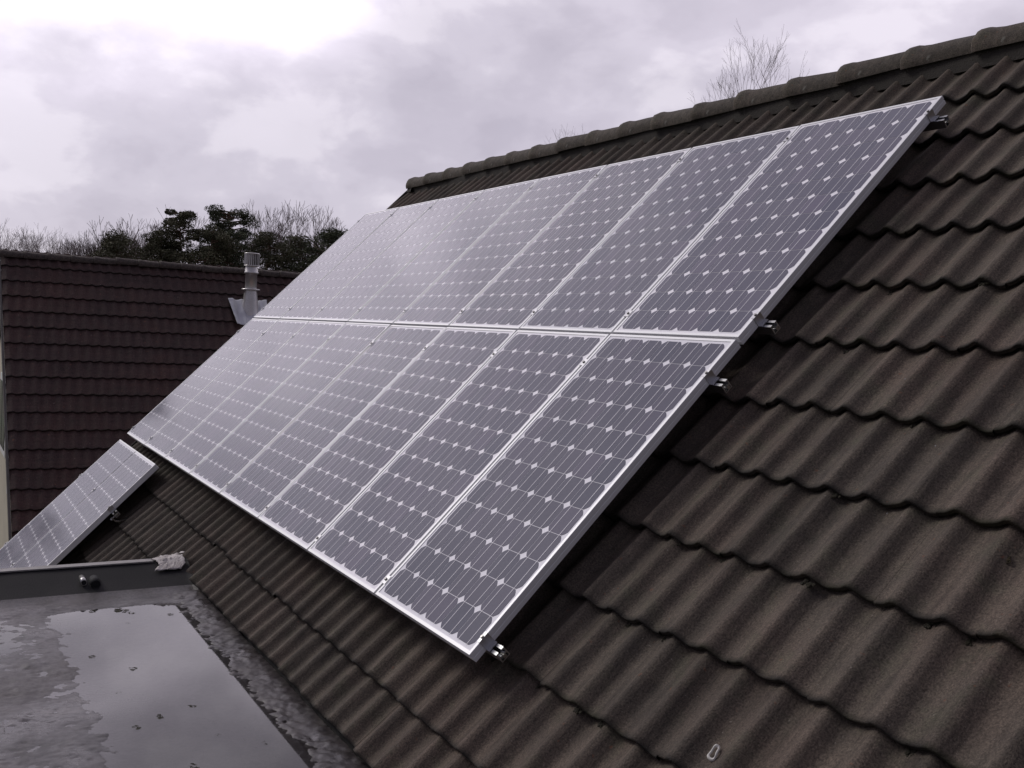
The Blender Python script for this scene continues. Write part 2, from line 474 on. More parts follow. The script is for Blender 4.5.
# lead patch at the corner: crumpled sheet folded over the upstand
M['lead'] = mat_plain('pale_lead', (.62, .58, .56), (.36, .32, .30), .6, 18, .8, metal=.15, bd=.01)
lp = MB(); na, nb_ = 22, 16
for i in range(na+1):
    for j in range(nb_+1):
        a_ = i/na; b_ = j/nb_                 # a: along y, b: from front face, over the top
        yy = -.385 + .150*a_ + .05*(b_-.5) + .02*math.sin(b_*7) + .012*noise.noise(Vector((b_*5, 1, 2)))
        if b_ < .50: xx = PX-.235 - .095*(b_/.5); zz = -.412 + .042*(b_/.5)
        else: xx = PX-.330 - .10*((b_-.5)/.5); zz = -.372 - .004*((b_-.5)/.5)
        zz += (a_**2)*.018*(1 if b_ > .3 else b_/.3)
        w = noise.noise(Vector((a_*5, b_*5, 7)))*.014 + noise.noise(Vector((a_*13, b_*13, 3)))*.006
        edge = min(a_, 1-a_, b_, 1-b_)
        lp.v.append((xx + w*.6, yy + noise.noise(Vector((a_*4, b_*9, 9)))*.018, zz + abs(w)*.9 + .004))
for i in range(na):
    for j in range(nb_):
        a = i*(nb_+1)+j; lp.f.append((a, a+1, a+nb_+2, a+nb_+1)); lp.m.append(0); lp.smooth.append(True)
lo = lp.build('lead_patch', M['lead'], fl)
lo['label'] = 'crumpled pale lead patch at the corner'
sd = lo.modifiers.new('s', 'SOLIDIFY'); sd.thickness = .003
# overflow outlet through the upstand
dr = MB()
cy, cz = -.80, -.420
dr.tube([(PX-.26, cy, cz), (PX-.160, cy, cz-.006)], [.017, .017], 20)
do = dr.build('overflow_pipe', M['steel'], fl)
dd = MB(); dd.tube([(PX-.1598, cy, cz-.006), (PX-.159, cy, cz-.006)], [.013, .013], 20)
dd.tube([(PX-.22, cy+.058, cz-.004), (PX-.142, cy+.058, cz-.018)], [.026, .026], 14)
M['black'] = mat_plain('dark_opening', (.008, .008, .009), rough=.8)
dd.build('opening', M['black'], fl)
# dormer cheek and front wall
dw = MB()
dw.box((PX-.40, YF+.02, -3.6), (PX-.33, -.35, -.50)); dw.box((PX-.33, YF, -3.6), (XR-.15, YF+.1, -.56))
at_house(dw.build('dormer_wall', M['render']))

# puddle water
t = NT('rain_water')
t.n.remove(t.b)
fres = t.new('ShaderNodeFresnel'); fres.inputs['IOR'].default_value = 1.42
tr_ = t.new('ShaderNodeBsdfTransparent'); tr_.inputs['Color'].default_value = (.85, .83, .82, 1)
gl = t.new('ShaderNodeBsdfGlossy'); gl.inputs['Roughness'].default_value = .03; gl.inputs['Color'].default_value = (1, 1, 1, 1)
c = t.coord(); bn = t.bump(t.noise(c, 5, 2, .5), .02, .002)
t.l.new(bn, gl.inputs['Normal'])
mx = t.new('ShaderNodeMixShader'); t.l.new(fres.outputs[0], mx.inputs[0]); t.l.new(tr_.outputs[0], mx.inputs[1]); t.l.new(gl.outputs[0], mx.inputs[2])
t.l.new(mx.outputs[0], t.out.inputs['Surface']); M['water'] = t.mat
wm = MB(); wm.add([(-2.80, -1.30, ZW), (1.9, -1.30, ZW), (1.9, -.28, ZW), (-2.80, -.28, ZW)], [(0,1,2,3)])
wo = wm.build('puddle', M['water']); tag(wo, 'shallow rain puddle along the tile edge of the flat dormer roof', 'puddle', kind='structure')

# debris in the puddle
M['moss'] = mat_plain('moss_clump', (.020, .018, .012), (.040, .034, .018), .9, 60, .8, bd=.01)
M['moss_b'] = mat_plain('brown_moss', (.060, .040, .014), (.035, .028, .012), .95, 80, .9, bd=.01)
def clump(r, n, flat, seed, mat, name):
    rr = random.Random(seed); mb = MB()
    for i in range(n):
        a = rr.uniform(0, 6.28); d = r*math.sqrt(rr.random()); s = r*rr.uniform(.18, .42)
        px, py = d*math.cos(a)*1.25, d*math.sin(a)*.8
        nu, nv = 7, 4; o = len(mb.v)
        for u_ in range(nv+1):
            ph = math.pi*u_/nv
            for q in range(nu):
                th_ = 2*math.pi*q/nu
                k_ = s*(1+.3*noise.noise(Vector((i, u_, q*1.3))))
                mb.v.append((px+k_*math.sin(ph)*math.cos(th_), py+k_*math.sin(ph)*math.sin(th_), s*flat*.5 + k_*flat*math.cos(ph)))
        for u_ in range(nv):
            for q in range(nu):
                q2 = (q+1) % nu; mb.f.append((o+u_*nu+q, o+(u_+1)*nu+q, o+(u_+1)*nu+q2, o+u_*nu+q2)); mb.m.append(0); mb.smooth.append(False)
    return mb.build(name, mat)
spots = [(-2.66, -.66, .035), (-2.60, -.62, .020), (-2.70, -.80, .022), (-2.50, -.44, .018), (-2.42, -.66, .014), (-1.72, -.76, .020), (-1.66, -.63, .012),
         (-1.18, -.62, .017), (-1.12, -.76, .020), (-.99, -.58, .010), (-.86, -.60, .014), (-.72, -.46, .014), (-.78, -.52, .008), (-1.45, -.86, .014), (-1.05, -.86, .02), (-1.95, -.90, .018), (-.62, -.74, .02), (-.58, -.82, .012)]
for i, (px, py, r) in enumerate(spots):
    o = clump(r, 26, .14, i, M['moss'], 'moss_clump'); o.location = (px, py, ZW - .001)
    tag(o, 'small dark clump of wet moss lying in the rain puddle', 'moss', 'moss clumps in the puddle')

# ------------------------------------------------------------------ solar panels
PW, PH = .814, 1.5525
GAPX, GAPY = .014, .0141
def make_panel():
    root = empty('solar_panel')
    # frame: profile swept round the rectangle
    fb = MB()
    prof = [(.028, -.040), (0, -.040), (0, -.0235), (.0018, -.0225), (.0018, -.0185), (0, -.0175), (0, -.0012), (.0012, 0), (.0135, 0), (.0140, -.0006), (.0140, -.006)]
    nP = len(prof)
    for (sx, sy, cx, cy) in ((1, 1, 0, 0), (-1, 1, PW, 0), (-1, -1, PW, PH), (1, -1, 0, PH)):
        for (d, z) in prof: fb.v.append((cx + sx*d, cy + sy*d, z))
    for k in range(4):
        k2 = (k+1) % 4
        for i in range(nP-1):
            fb.f.append((k*nP+i, k2*nP+i, k2*nP+i+1, k*nP+i+1)); fb.m.append(0); fb.smooth.append(False)
    fb.build('frame', M['frame'], root)
    lb = MB(); lb.box((.0142, .0142, -.008), (PW-.0142, PH-.0142, -.0028)); lb.build('glass_laminate', M['backsheet'], root)
    cb = MB(); tv = []; rr = random.Random(4)
    px_, py_ = .1272, .1250; sx_, sy_ = .1236/2, .1224/2; cut = .0190
    ox, oy = (PW - 6*px_)/2, (PH - 12*py_)/2
    for i in range(6):
        for j in range(12):
            cx, cy = ox + (i+.5)*px_, oy + (j+.5)*py_
            pts = [(-sx_+cut, -sy_), (sx_-cut, -sy_), (sx_-cut*.46, -sy_+cut*.46), (sx_, -sy_+cut), (sx_, sy_-cut), (sx_-cut*.46, sy_-cut*.46), (sx_-cut, sy_), (-sx_+cut, sy_),
                   (-sx_+cut*.46, sy_-cut*.46), (-sx_, sy_-cut), (-sx_, -sy_+cut), (-sx_+cut*.46, -sy_+cut*.46)]
            o = len(cb.v)
            cb.v += [(cx+a, cy+b_, -.0018) for a, b_ in pts]
            cb.f.append(tuple(range(o, o+12))); cb.m.append(0); cb.smooth.append(False)
            tv += [rr.random()]*12
    co_ = cb.build('solar_cells', M['cell'], root)
    a = co_.data.attributes.new('tv', 'FLOAT', 'POINT'); a.data.foreach_set('value', tv)
    bb = MB()
    for i in range(6):
        for s in (-.031, .031):
            cx = ox + (i+.5)*px_ + s
            bb.add([(cx-.0013, oy-.004, -.0010), (cx+.0013, oy-.004, -.0010), (cx+.0013, PH-oy+.004, -.0010), (cx-.0013, PH-oy+.004, -.0010)], [(0,1,2,3)])
    bb.build('busbars', M['busbar'], root)
    return root
proto = make_panel()
ORD = ['first', 'second', 'third', 'fourth', 'fifth', 'sixth', 'seventh', 'eighth']
first = True
rj = random.Random(8)
def put_panel(k, v, label, grp):
    global first
    p = proto if first else copy_tree(proto)
    first = False
    p.location = rw(-(k*(PW+GAPX)) - PW, v, rj.gauss(0, .0006)); p.rotation_euler = (TH + rj.gauss(0, .0008), rj.gauss(0, .0008), 0)
    tag(p, label, 'solar panel', grp)
for k in range(8):
    nm = ('rightmost and nearest' if k == 0 else 'leftmost and farthest' if k == 7 else ORD[k] + ' from the right end')
    put_panel(k, 0, 'portrait solar panel in the lower row of the large array, ' + nm, 'solar panels of the large array')
for k in range(8):
    nm = ('rightmost, below the ridge' if k == 0 else 'leftmost, beside the vent pipe' if k == 7 else ORD[k] + ' from the right end')
    put_panel(k, PH+GAPY, 'portrait solar panel in the upper row of the large array, ' + nm, 'solar panels of the large array')
XS = -5.005
for k in range(2):
    p = copy_tree(proto); p.location = rw(XS - PW - k*(PW*.985), -.078-PH, 0); p.rotation_euler = (TH, 0, 0)
    tag(p, 'solar panel of the small low pair behind the flat roof upstand, ' + ('right one' if k == 0 else 'left one'), 'solar panel', 'solar panels of the small pair')

# rails with clamps and hooks
def rail(v, xl, xr, seams, label, hooks):
    root = empty('mounting_rail', rw(0, v, 0), (TH, 0, 0))
    tag(root, label, 'mounting rail', 'mounting rails under the solar panels')
    mb = MB(); w = .019; zt, zb = -.0415, -.080
    sec = [(-w, zb), (w, zb), (w, zt), (.007, zt), (.007, zt-.004), (.0145, zt-.004), (.0145, zt-.016), (.004, zt-.018), (.004, zt-.022), (.015, zt-.024), (.015, zb+.0035),
           (-.015, zb+.0035), (-.015, zt-.024), (-.004, zt-.022), (-.004, zt-.018), (-.0145, zt-.016), (-.0145, zt-.004), (-.007, zt-.004), (-.007, zt), (-w, zt)]
    n = len(sec)
    mb.add([(xl, y, z) for y, z in sec] + [(xr, y, z) for y, z in sec], [(i, (i+1) % n, n+(i+1) % n, n+i) for i in range(n)])
    # end rings as quad strips between the outer and inner walls
    for x_ in (0, n):
        for q in ((0,1,10,11), (1,2,3,4,5,6,7,8,9,10)[::1], (0,11,12,13,14,15,16,17,18,19)):
            mb.f.append(tuple(i+x_ for i in q)); mb.m.append(0); mb.smooth.append(False)
    mb.build('profile', M['rail'], root)
    # mid clamps
    pm = None
    for xs in seams:
        if pm is None:
            cm = MB(); cm.box((-.017, -.020, .0006), (.017, .020, .0030)); cm.box((-.0085, -.020, -.020), (.0085, .020, .0005))
            pm = cm.build('mid_clamp', M['rail'], root)
            bm_ = MB(); bm_.tube([(0, 0, .0031), (0, 0, .0095)], [.0065, .0065], 6, sm=False); b_ = bm_.build('bolt', M['steel'], pm); o = pm
        else:
            o = copy_tree(pm, root)
        o.location = (xs, 0, 0)
    for (xe, s, xo) in ((seams_r(xr), 1, xr), (seams_l(xl), -1, xl)):
        cm = MB()
        a, b_ = (xe-.012*s, xe+.003*s)
        cm.box((min(a, b_), -.021, .0008), (max(a, b_), .021, .0035))
        a, b_ = (xe+.0008*s, xe+.004*s); cm.box((min(a, b_), -.021, -.040), (max(a, b_), .021, .0007))
        a, b_ = (xe+.0042*s, xe+.022*s); cm.box((min(a, b_), -.021, -.0395), (max(a, b_), .021, -.036))
        o = cm.build('end_clamp', M['rail'], root)
        bo = MB(); bo.tube([(xe-.004*s, 0, .0036), (xe-.004*s, 0, .009)], [.0062, .0062], 6, sm=False); bo.build('bolt', M['steel'], o)
    # roof hooks: a bent strap rising from under a tile to the rail
    ph_ = None
    for xh in hooks:
        if ph_ is None:
            hb = MB(); wd = .016
            path = [(.16, -.172), (.03, -.150), (-.030, -.118), (-.046, -.100), (-.046, -.060)]
            th_ = .003
            A = [(y, z) for y, z in path]; B_ = [(y+th_*1.2, z+th_) for y, z in path]
            vs_ = []
            for (y, z), (y2, z2) in zip(A, B_):
                vs_ += [(-wd, y, z), (wd, y, z), (wd, y2+.003, z2), (-wd, y2+.003, z2)]
            fs_ = []
            for i in range(len(path)-1):
                for q in range(4):
                    fs_.append((i*4+q, i*4+(q+1) % 4, i*4+4+(q+1) % 4, i*4+4+q))
            fs_ += [(3, 2, 1, 0), tuple(len(path)*4-4+q for q in range(4))]
            hb.add(vs_, fs_)
            ph_ = hb.build('roof_hook', M['steel'], root)
            nb2 = MB(); nb2.tube([(0, -.056, -.070), (0, -.012, -.070)], [.006, .006], 8); nb2.tube([(0, -.058, -.070), (0, -.047, -.070)], [.011, .011], 6, sm=False)
            nb2.build('hook_bolt', M['steel'], ph_); o = ph_
        else: o = copy_tree(ph_, root)
        o.location = (xh, 0, 0)
    # end bolt visible in the open rail end
    eb = MB(); eb.tube([(xr-.012, 0, -.064), (xr+.008, 0, -.064)], [.008, .008], 6, sm=False); eb.build('end_bolt', M['steel'], root)
XA = -(8*PW + 7*GAPX)
_ends = [0, XA]
seams_r = lambda xr: _ends[0]
seams_l = lambda xl: _ends[1]
seams = [-(k*(PW+GAPX)) + GAPX/2 for k in range(1, 8)]
hk = [-.42 - .93*i for i in range(7)]
names = ['lowest rail of the large array, end sticking out at its bottom right corner', 'second lowest rail of the large array, end just below the middle joint',
         'second highest rail of the large array, end just above the middle joint', 'highest rail of the large array, end near the top right corner']
for v, nm in zip((.073, 1.364, 1.691, 3.003), names):
    rail(v, XA-.03, .062, seams, 'aluminium ' + nm, hk)
_ends[:] = [XS, XS-2*PW]
for v, nm in ((-.53, 'upper rail of the small pair of panels, end sticking out at the right'), (-1.35, 'lower rail of the small pair, hidden behind the upstand')):
    rail(v, XS-2*PW-.03, XS+.06, [XS-PW-.001], 'aluminium ' + nm, [XS+.03, XS-.8, XS-1.6])

# ------------------------------------------------------------------ small things on the tiles
hs = MB(); n = 24; ring_o = []; 
for k in range(n):
    t_ = 2*math.pi*k/n; a_ = .021*math.cos(t_); w_ = .0120*math.sin(t_)*(1-.30*math.cos(t_))
    for (q, z) in ((1.16, .001), (1.08, .006), (.80, .0055), (.74, .001)):
        hs.v.append((a_*q, w_*q, z + .003*math.sin(t_*3)))
for k in range(n):
    k2 = (k+1) % n
    for i in range(3):
        hs.f.append((k*4+i, k2*4+i, k2*4+i+1, k*4+i+1)); hs.m.append(0); hs.smooth.append(True)
M['husk'] = mat_plain('pale_husk', (.66, .64, .60), (.52, .50, .46), .7, 200, .3)
ho = hs.build('seed_husk', M['husk'])
def on_tile(x, v):                            # height of the tile skin in the roof frame
    k = math.floor((v - VL)/GA); v0 = VL + GA*k
    return -.128 - .040 + wave(x - XL - .076, .040) - .031*(v - v0)/GA
ho.matrix_world = Matrix.Translation(rw(.949, .163, on_tile(.949, .163)+.008)) @ Matrix.Rotation(TH, 4, 'X') @ Matrix.Rotation(R_(97), 4, 'Z')
tag(ho, 'pale hollow oval seed husk lying on a lower roof tile', 'husk')
def put_moss(x, v, r, label, seed, mat='moss_b'):
    o = clump(r, 14, .5, seed, M[mat], 'moss_cushion'); o.location = rw(x, v, on_tile(x, v)-.002); o.rotation_euler = (TH, 0, 0)
    tag(o, label, 'moss', 'moss cushions on the roof tiles')
put_moss(1.345, .975, .014, 'brown moss cushion on a tile at the right edge of the photo', 31)
mr = random.Random(77)
for i in range(34):                           # moss sitting in the laps
    kk = mr.choice([-3, -2, -1, 0, 0, 1, 1, 2, 3, 4, 5]); x_ = mr.uniform(-.2, 1.9)
    if x_ < .1 and kk > -1: x_ += .9
    v_ = VL + GA*kk - .006
    o = clump(mr.uniform(.009, .020), 12, .6, 100+i, M['moss'], 'moss_cushion'); o.location = rw(x_, v_, on_tile(x_, v_)); o.rotation_euler = (TH, 0, 0)
    tag(o, 'tiny dark moss tuft tucked under the lower edge of a roof tile', 'moss', 'moss tufts in the tile laps')
gr_ = random.Random(5)
M['grit'] = mat_plain('pale_grit', (.34, .34, .35), (.25, .25, .26), .6)
for (x_, v_) in ((.696, 1.556), (.926, 1.327), (.92, 1.05)):
    o = clump(.0042, 3, .5, int(x_*100), M['grit'], 'bird_dropping'); o.location = rw(x_, v_, on_tile(x_, v_)); o.rotation_euler = (TH, 0, 0)
    tag(o, 'tiny whitish speck of bird dropping on a roof tile', 'dropping', 'white specks on the tiles')

# ------------------------------------------------------------------ neighbour's house
NH = empty('neighbour_house', (-14.8, 5.5, -6.0))
tag(NH, 'house behind at left with dark red brown pantile roof and cream gable wall', 'house')
YN0, YN1 = -.60, 14.0
# slope local frame: x along +Y world, v up slope towards -X
Lr = 1.98
def nloc(o):                                  # express world-built mesh under the empty
    o.parent = NH; o.location = (14.8, -5.5, 6.0)
s2 = math.sqrt(.5)
nf = tile_field(0, YN1-YN0, [-.33*k - .30 for k in range(0, 19)], 0., A=.026, seg=6, lift=.020, thick=.009, gauge=.33, jit=.5, mats=M['tile_far'], name='roof', rnd=random.Random(9))
# map local (x, v, z): world = (-14.8 + s2*(-v) + s2*z, YN0 + x, 1.98 + s2*v + s2*z)
for p in nf.data.vertices:
    x_, v_, z_ = p.co
    p.co = (-14.8 - s2*v_ + s2*z_, YN0 + x_, 1.96 + s2*v_ + s2*z_)
nf.data.update(); nloc(nf)
un = MB(); zz_ = -.10
def nw(x_, v_, z_): return (-14.8 - s2*v_ + s2*z_, YN0 + x_, 1.96 + s2*v_ + s2*z_)
un.add([nw(.03, -6.3, -.1), nw(14.5, -6.3, -.1), nw(14.5, -.05, -.1), nw(.03, -.05, -.1)], [(0,1,2,3)])
un.add([(-14.85, YN0+.03, 1.88), (-14.85, YN1-.1, 1.88), (-19.2, YN1-.1, -2.5), (-19.2, YN0+.03, -2.5)], [(0,1,2,3)])
nloc(un.build('rear_roof', M['tile_far']))
# neighbour ridge tiles
rmat = M['ridge_far']
nv = [ridge_mesh(40+i, .33, .080, rmat) for i in range(3)]
y_ = YN0 - .02; i = 0; rg = random.Random(2)
while y_ < YN1:
    if i < 3: o = nv[i]
    else: o = nv[rg.randrange(3)].copy(); col.objects.link(o)
    o.parent = NH; o.location = (rg.gauss(0, .006), y_-5.5, 6.0 + 1.925 - .02 + rg.gauss(0, .006)); o.rotation_euler = (rg.gauss(0, .03), rg.gauss(0, .012), math.pi/2)
    y_ += .40 if False else .345; i += 1
    if i > 42: break
nvb = MB()                                    # verge board along the near gable
for (a_, b_) in (((-14.8+.0), 0),):
    pts = [nw(-.03, -6.25, -.15), nw(-.03, .0, -.15), nw(-.03, .0, -.03), nw(-.03, -6.25, -.03)]
    pts2 = [(p[0], p[1]+.028, p[2]) for p in pts]
    nvb.add(pts+pts2, [(0,1,2,3), (7,6,5,4), (0,4,5,1), (1,5,6,2), (2,6,7,3), (3,7,4,0)])
M['verge'] = mat_plain('grey_verge', (.10, .09, .085), (.06, .055, .05), .8, 5)
nloc(nvb.build('verge_board', M['verge']))
nwl = MB()
Yg = YN0 + .10
g1 = [(-10.9, Yg, -5.95), (-18.7, Yg, -5.95), (-18.7, Yg, -2.1), (-14.8, Yg, 1.78), (-10.9, Yg, -2.1)]
g2 = [(p[0], YN1-.2, p[2]) for p in g1]
nwl.add(g1+g2, [(4,3,2,1,0), (5,6,7,8,9), (0,5,9,4), (1,2,7,6)])
nloc(nwl.build('wall', M['render']))
wf = MB(); wf.box((-14.9, Yg-.05, -1.15), (-13.55, Yg-.003, .05))
M['white'] = mat_plain('white_paint', (.75, .75, .73), rough=.5)
wfo = wf.build('window', M['white']); nloc(wfo)
wp = MB(); wp.box((-14.8, Yg-.06, -1.05), (-14.26, Yg-.052, -.05)); wp.box((-14.19, Yg-.06, -1.05), (-13.65, Yg-.052, -.05))
t = NT('window_glass'); M['wglass'] = t.set(Base_Color=(.02, .03, .035), Roughness=.05, Specular_IOR_Level=.6)
wpo = wp.build('pane', M['wglass'], wfo)
lb_ = MB(); lb_.box((-12.25, Yg-.10, -1.45), (-12.0, Yg-.003, -.95)); nloc(lb_.build('wall_box', M['white']))

# vent pipe on the neighbour's roof
vy, vx = 3.17, -14.10
vt = empty('vent_pipe', (vx, vy, 1.10))
tag(vt, 'zinc vent pipe with louvred cap and lead flashing on the brown roof', 'vent pipe')
def vlathe(prof, name, mat, par=vt, n=32):
    mb = MB(); mb.lathe(prof, (0,0,0), n); return mb.build(name, mat, par)
Z0 = 1.10
vlathe([(.17, -.14), (.145, .10), (.105, .48), (.105, .485)], 'cone', M['zinc'])
vlathe([(.0, .484), (.150, .484), (.158, .495), (.150, .508), (.098, .512)], 'rain_collar', M['zinc'])
vlathe([(.098, .50), (.096, .76), (.115, .765), (.118, .79), (.106, .80), (.108, .84), (.098, .85), (.098, .90)], 'pipe', M['zinc'])
# cap: ring of vertical louvres with a lid and a base plate
cp = MB(); cp.lathe([(.0, 1.115), (.118, 1.115), (.128, 1.108), (.128, 1.096), (.0, 1.096)], n=40); cp.lathe([(.0, .905), (.126, .905), (.126, .890), (.0, .885)], n=40)
cpo = cp.build('cap', M['zinc'], vt)
lv = MB()
for k in range(22):
    a_ = 2*math.pi*k/22
    Mx = Matrix.Rotation(a_, 4, 'Z') @ Matrix.Translation((.116, 0, 0)) @ Matrix.Rotation(R_(40), 4, 'Z')
    lv.box((-.003, -.010, .905), (.003, .010, 1.096), M=Mx)
lv.build('louvres', M['zinc'], cpo)
ic = MB(); ic.lathe([(.085, .905), (.085, 1.095)], n=20); ic.build('inner_tube', M['verge'], cpo)
# lead flashing skirt draped over the rolls
M['lead2'] = mat_alu('grey_lead_flashing', (.62, .63, .66), (.42, .43, .46), .5, .3)
fb = MB(); na, nb_ = 46, 20
for i in range(na+1):
    for j in range(nb_+1):
        a_ = i/na; b_ = j/nb_
        half = .27 + .06*b_
        yy = vy + (a_*2-1)*half - .02
        vv = -.89 - .50 + .60*b_ + (.045*noise.noise(Vector((a_*6, 3, 1))) if b_ > .8 or b_ < .1 else 0)
        z_ = .022 + wave(yy - YN0, .022) + .012*noise.noise(Vector((a_*7, b_*5, 0))) + .05*max(0, abs(a_*2-1)-.75)*b_*2
        ex = -14.8 - s2*vv + s2*z_; ez = 1.96 + s2*vv + s2*z_
        fb.v.append((ex - vx, yy - vy, ez - 1.10))
for i in range(na):
    for j in range(nb_):
        a = i*(nb_+1)+j; fb.f.append((a, a+nb_+1, a+nb_+2, a+1)); fb.m.append(0); fb.smooth.append(True)
fo = fb.build('flashing', M['lead2'], vt)
sd = fo.modifiers.new('s', 'SOLIDIFY'); sd.thickness = .004

# ------------------------------------------------------------------ ground
gm = MB(); gm.add([(-3000, -3000, -6.0), (3000, -3000, -6.0), (3000, 3000, -6.0), (-3000, 3000, -6.0)], [(0,1,2,3)])
t = NT('grass_ground'); c = t.coord(); n1 = t.noise(c, .05, 6, .6); n2 = t.noise(c, 3, 5, .7)
k = t.mix(t.ramp(n1, [(.4, 0.), (.6, 1.)]), (.045, .06, .022), (.07, .065, .035)); k = t.mix(1., k, t.ramp(n2, [(.3, .6), (.7, 1.3)]), 'MULTIPLY')
go = gm.build('ground', t.set(Base_Color=k, Roughness=.95)); tag(go, kind='structure')

# ------------------------------------------------------------------ trees
def polar(az, dist, z=-6.0):                  # az: degrees from -X towards +Y, seen from the camera's spot
    return (CAM.x - dist*math.cos(R_(az)), CAM.y + dist*math.sin(R_(az)), z)
M['bark'] = mat_plain('grey_brown_bark', (.085, .065, .060), (.13, .105, .095), .9, 6, .5)
M['bark_far'] = mat_plain('pale_twigs', (.24, .20, .20), (.30, .26, .26), .9, 6, .3)
M['twig'] = mat_plain('red_brown_twigs', (.13, .09, .09), (.18, .13, .13), .9, 6, .3)
M['pinebark'] = mat_plain('pine_bark', (.10, .06, .04), (.16, .09, .06), .9, 8, .5)
def mat_leaf(name, c1, c2, c3):
    t = NT(name); c = t.coord(); n1 = t.noise(c, .9, 3, .6); n2 = t.noise(c, 9, 3, .7)
    k = t.mix(t.ramp(n1, [(.4, 0.), (.62, 1.)]), c1, c2); k = t.mix(t.ramp(n2, [(.45, 0.), (.65, .6)]), k, c3)
    return t.set(Base_Color=k, Roughness=.8, Specular_IOR_Level=.2)
M['needle'] = mat_leaf('pine_needles', (.070, .082, .052), (.105, .12, .065), (.085, .072, .052))
M['bushy'] = mat_leaf('mixed_evergreen_leaves', (.088, .092, .056), (.12, .12, .070), (.12, .085, .065))
M['browny'] = mat_leaf('russet_leaves', (.095, .065, .055), (.078, .070, .050), (.12, .08, .065))

def bare_tree(name, seed, H, spread, rtr, mat, trunk_frac=.35, depth=8, tmin=.007, leader=False):
    """trunk that forks again and again into fine upright twigs"""
    rr = random.Random(seed); trunk = MB(); crown = MB()
    pts = [Vector((0,0,0))]; d = Vector((0,0,1)); n = 6
    for i in range(n):
        d = (d + Vector((rr.gauss(0,.05), rr.gauss(0,.05), .1))).normalized(); pts.append(pts[-1] + d*H*trunk_frac/n)
    trunk.tube(pts, [rtr*(1-.35*i/n) for i in range(n+1)], 7)
    L0 = H*(1-trunk_frac)/3.55
    def fork(p, d, L, r, lev):
        k = 2; q = [p]; dd = d.copy(); pp = p.copy()
        for i in range(k):
            dd = (dd + Vector((rr.gauss(0,.10), rr.gauss(0,.10), .05))).normalized(); pp = pp + dd*L/k; q.append(pp.copy())
        crown.tube(q, [max(tmin, r*(1-.30*i/k)) for i in range(k+1)], 5 if lev < 3 else 3, caps=False)
        if lev >= depth: return
        a0 = rr.uniform(0, 6.28)
        m_ = 3 if rr.random() < (.55 if lev < 6 else .35) else 2
        for j in range(m_):
            a = a0 + j*6.283/m_ + rr.uniform(-.4, .4)
            s1 = dd.orthogonal().normalized(); s2_ = dd.cross(s1)
            g = spread*rr.uniform(.55, 1.25)*(.25 if leader and j == 0 else 1.)
            nd = (dd + (s1*math.cos(a) + s2_*math.sin(a))*g + Vector((0,0,.10))).normalized()
            fork(q[-1] if j < 2 else q[1].lerp(q[2], rr.random()), nd, L*rr.uniform(.62, .90)*(1. if not leader or j == 0 else .85), r*(.76 if leader and j == 0 else .60 if leader else .66), lev+1)
    for j in range(3):
        a = j*2.1+rr.uniform(-.4,.4); g = spread*rr.uniform(.5,1.1)
        fork(pts[-1] - Vector((0,0,.02)) if j < 2 else pts[-2], (d + Vector((math.cos(a)*g, math.sin(a)*g, 0))).normalized(), L0*rr.uniform(.85, 1.1), rtr*.5, 1)
    root = empty(name)
    trunk.build('trunk', mat, root); crown.build('crown', mat, root)
    return root

def evergreen(name, seed, H, spread, base, leafmat, leaf=.11, nclump=60, per=130, cr=.75, layered=True, trunk_r=.16, topflat=.5):
    """trunk, limbs and clumps of small leaf faces round the limb ends"""
    rr = random.Random(seed); tk = MB(); lv = MB()
    pts = []; p = Vector((0,0,0)); d = Vector((0,0,1)); n = 10
    for i in range(n+1):
        pts.append(p.copy()); d = (d + Vector((rr.gauss(0,.05), rr.gauss(0,.05), .15))).normalized(); p = p + d*H*.92/n
    tk.tube(pts, [trunk_r*(1-.85*i/n) for i in range(n+1)], 8)
    lb = MB()
    for i in range(nclump):
        f = base + (1-base)*(i/nclump)**.85
        ii = min(n-1, int(f*n)); s = pts[ii].lerp(pts[ii+1], f*n-ii)
        a = rr.uniform(0, 6.28)
        prof = math.sin(math.pi*min(1, .18+.82*(f-base)/(1-base)))**topflat if not layered else (1-.55*((f-base)/(1-base))**2)
        rad = spread*prof*rr.uniform(.25, 1.05)
        c_ = s + Vector((math.cos(a)*rad, math.sin(a)*rad, rad*rr.uniform(-.1, .35)))
        lb.tube([s, s.lerp(c_, .55)+Vector((0,0,-.05*rad)), c_], [trunk_r*.3, trunk_r*.2, .02], 5, caps=False)
        R0 = cr*rr.uniform(.55, 1.15)
        for j in range(per):
            v = Vector((rr.gauss(0,1), rr.gauss(0,1), rr.gauss(0,1))).normalized()
            rad2 = R0*rr.uniform(.35, 1.)**.6
            q = c_ + Vector((v.x*rad2, v.y*rad2, v.z*rad2*.55))
            u1 = Vector((rr.gauss(0,1), rr.gauss(0,1), rr.gauss(0,.6))).normalized(); u2 = u1.cross(Vector((rr.gauss(0,1), rr.gauss(0,1), rr.gauss(0,1)))).normalized()
            L = leaf*rr.uniform(.6, 1.4); w = L*rr.uniform(.25, .5)
            o = len(lv.v)
            lv.v += [tuple(q-u1*L), tuple(q+u2*w), tuple(q+u1*L), tuple(q-u2*w)]
            lv.f.append((o, o+1, o+2, o+3)); lv.m.append(0); lv.smooth.append(False)
    root = empty(name)
    tk.build('trunk', M['pinebark'], root); lb.build('limbs', M['pinebark'], root); lv.build('crown', leafmat, root)
    return root

def place(o, az, dist, rz=0., s=1., z=-6.0):
    o.location = polar(az, dist, z); o.rotation_euler = (0, 0, rz); o.scale = (s, s, s); return o

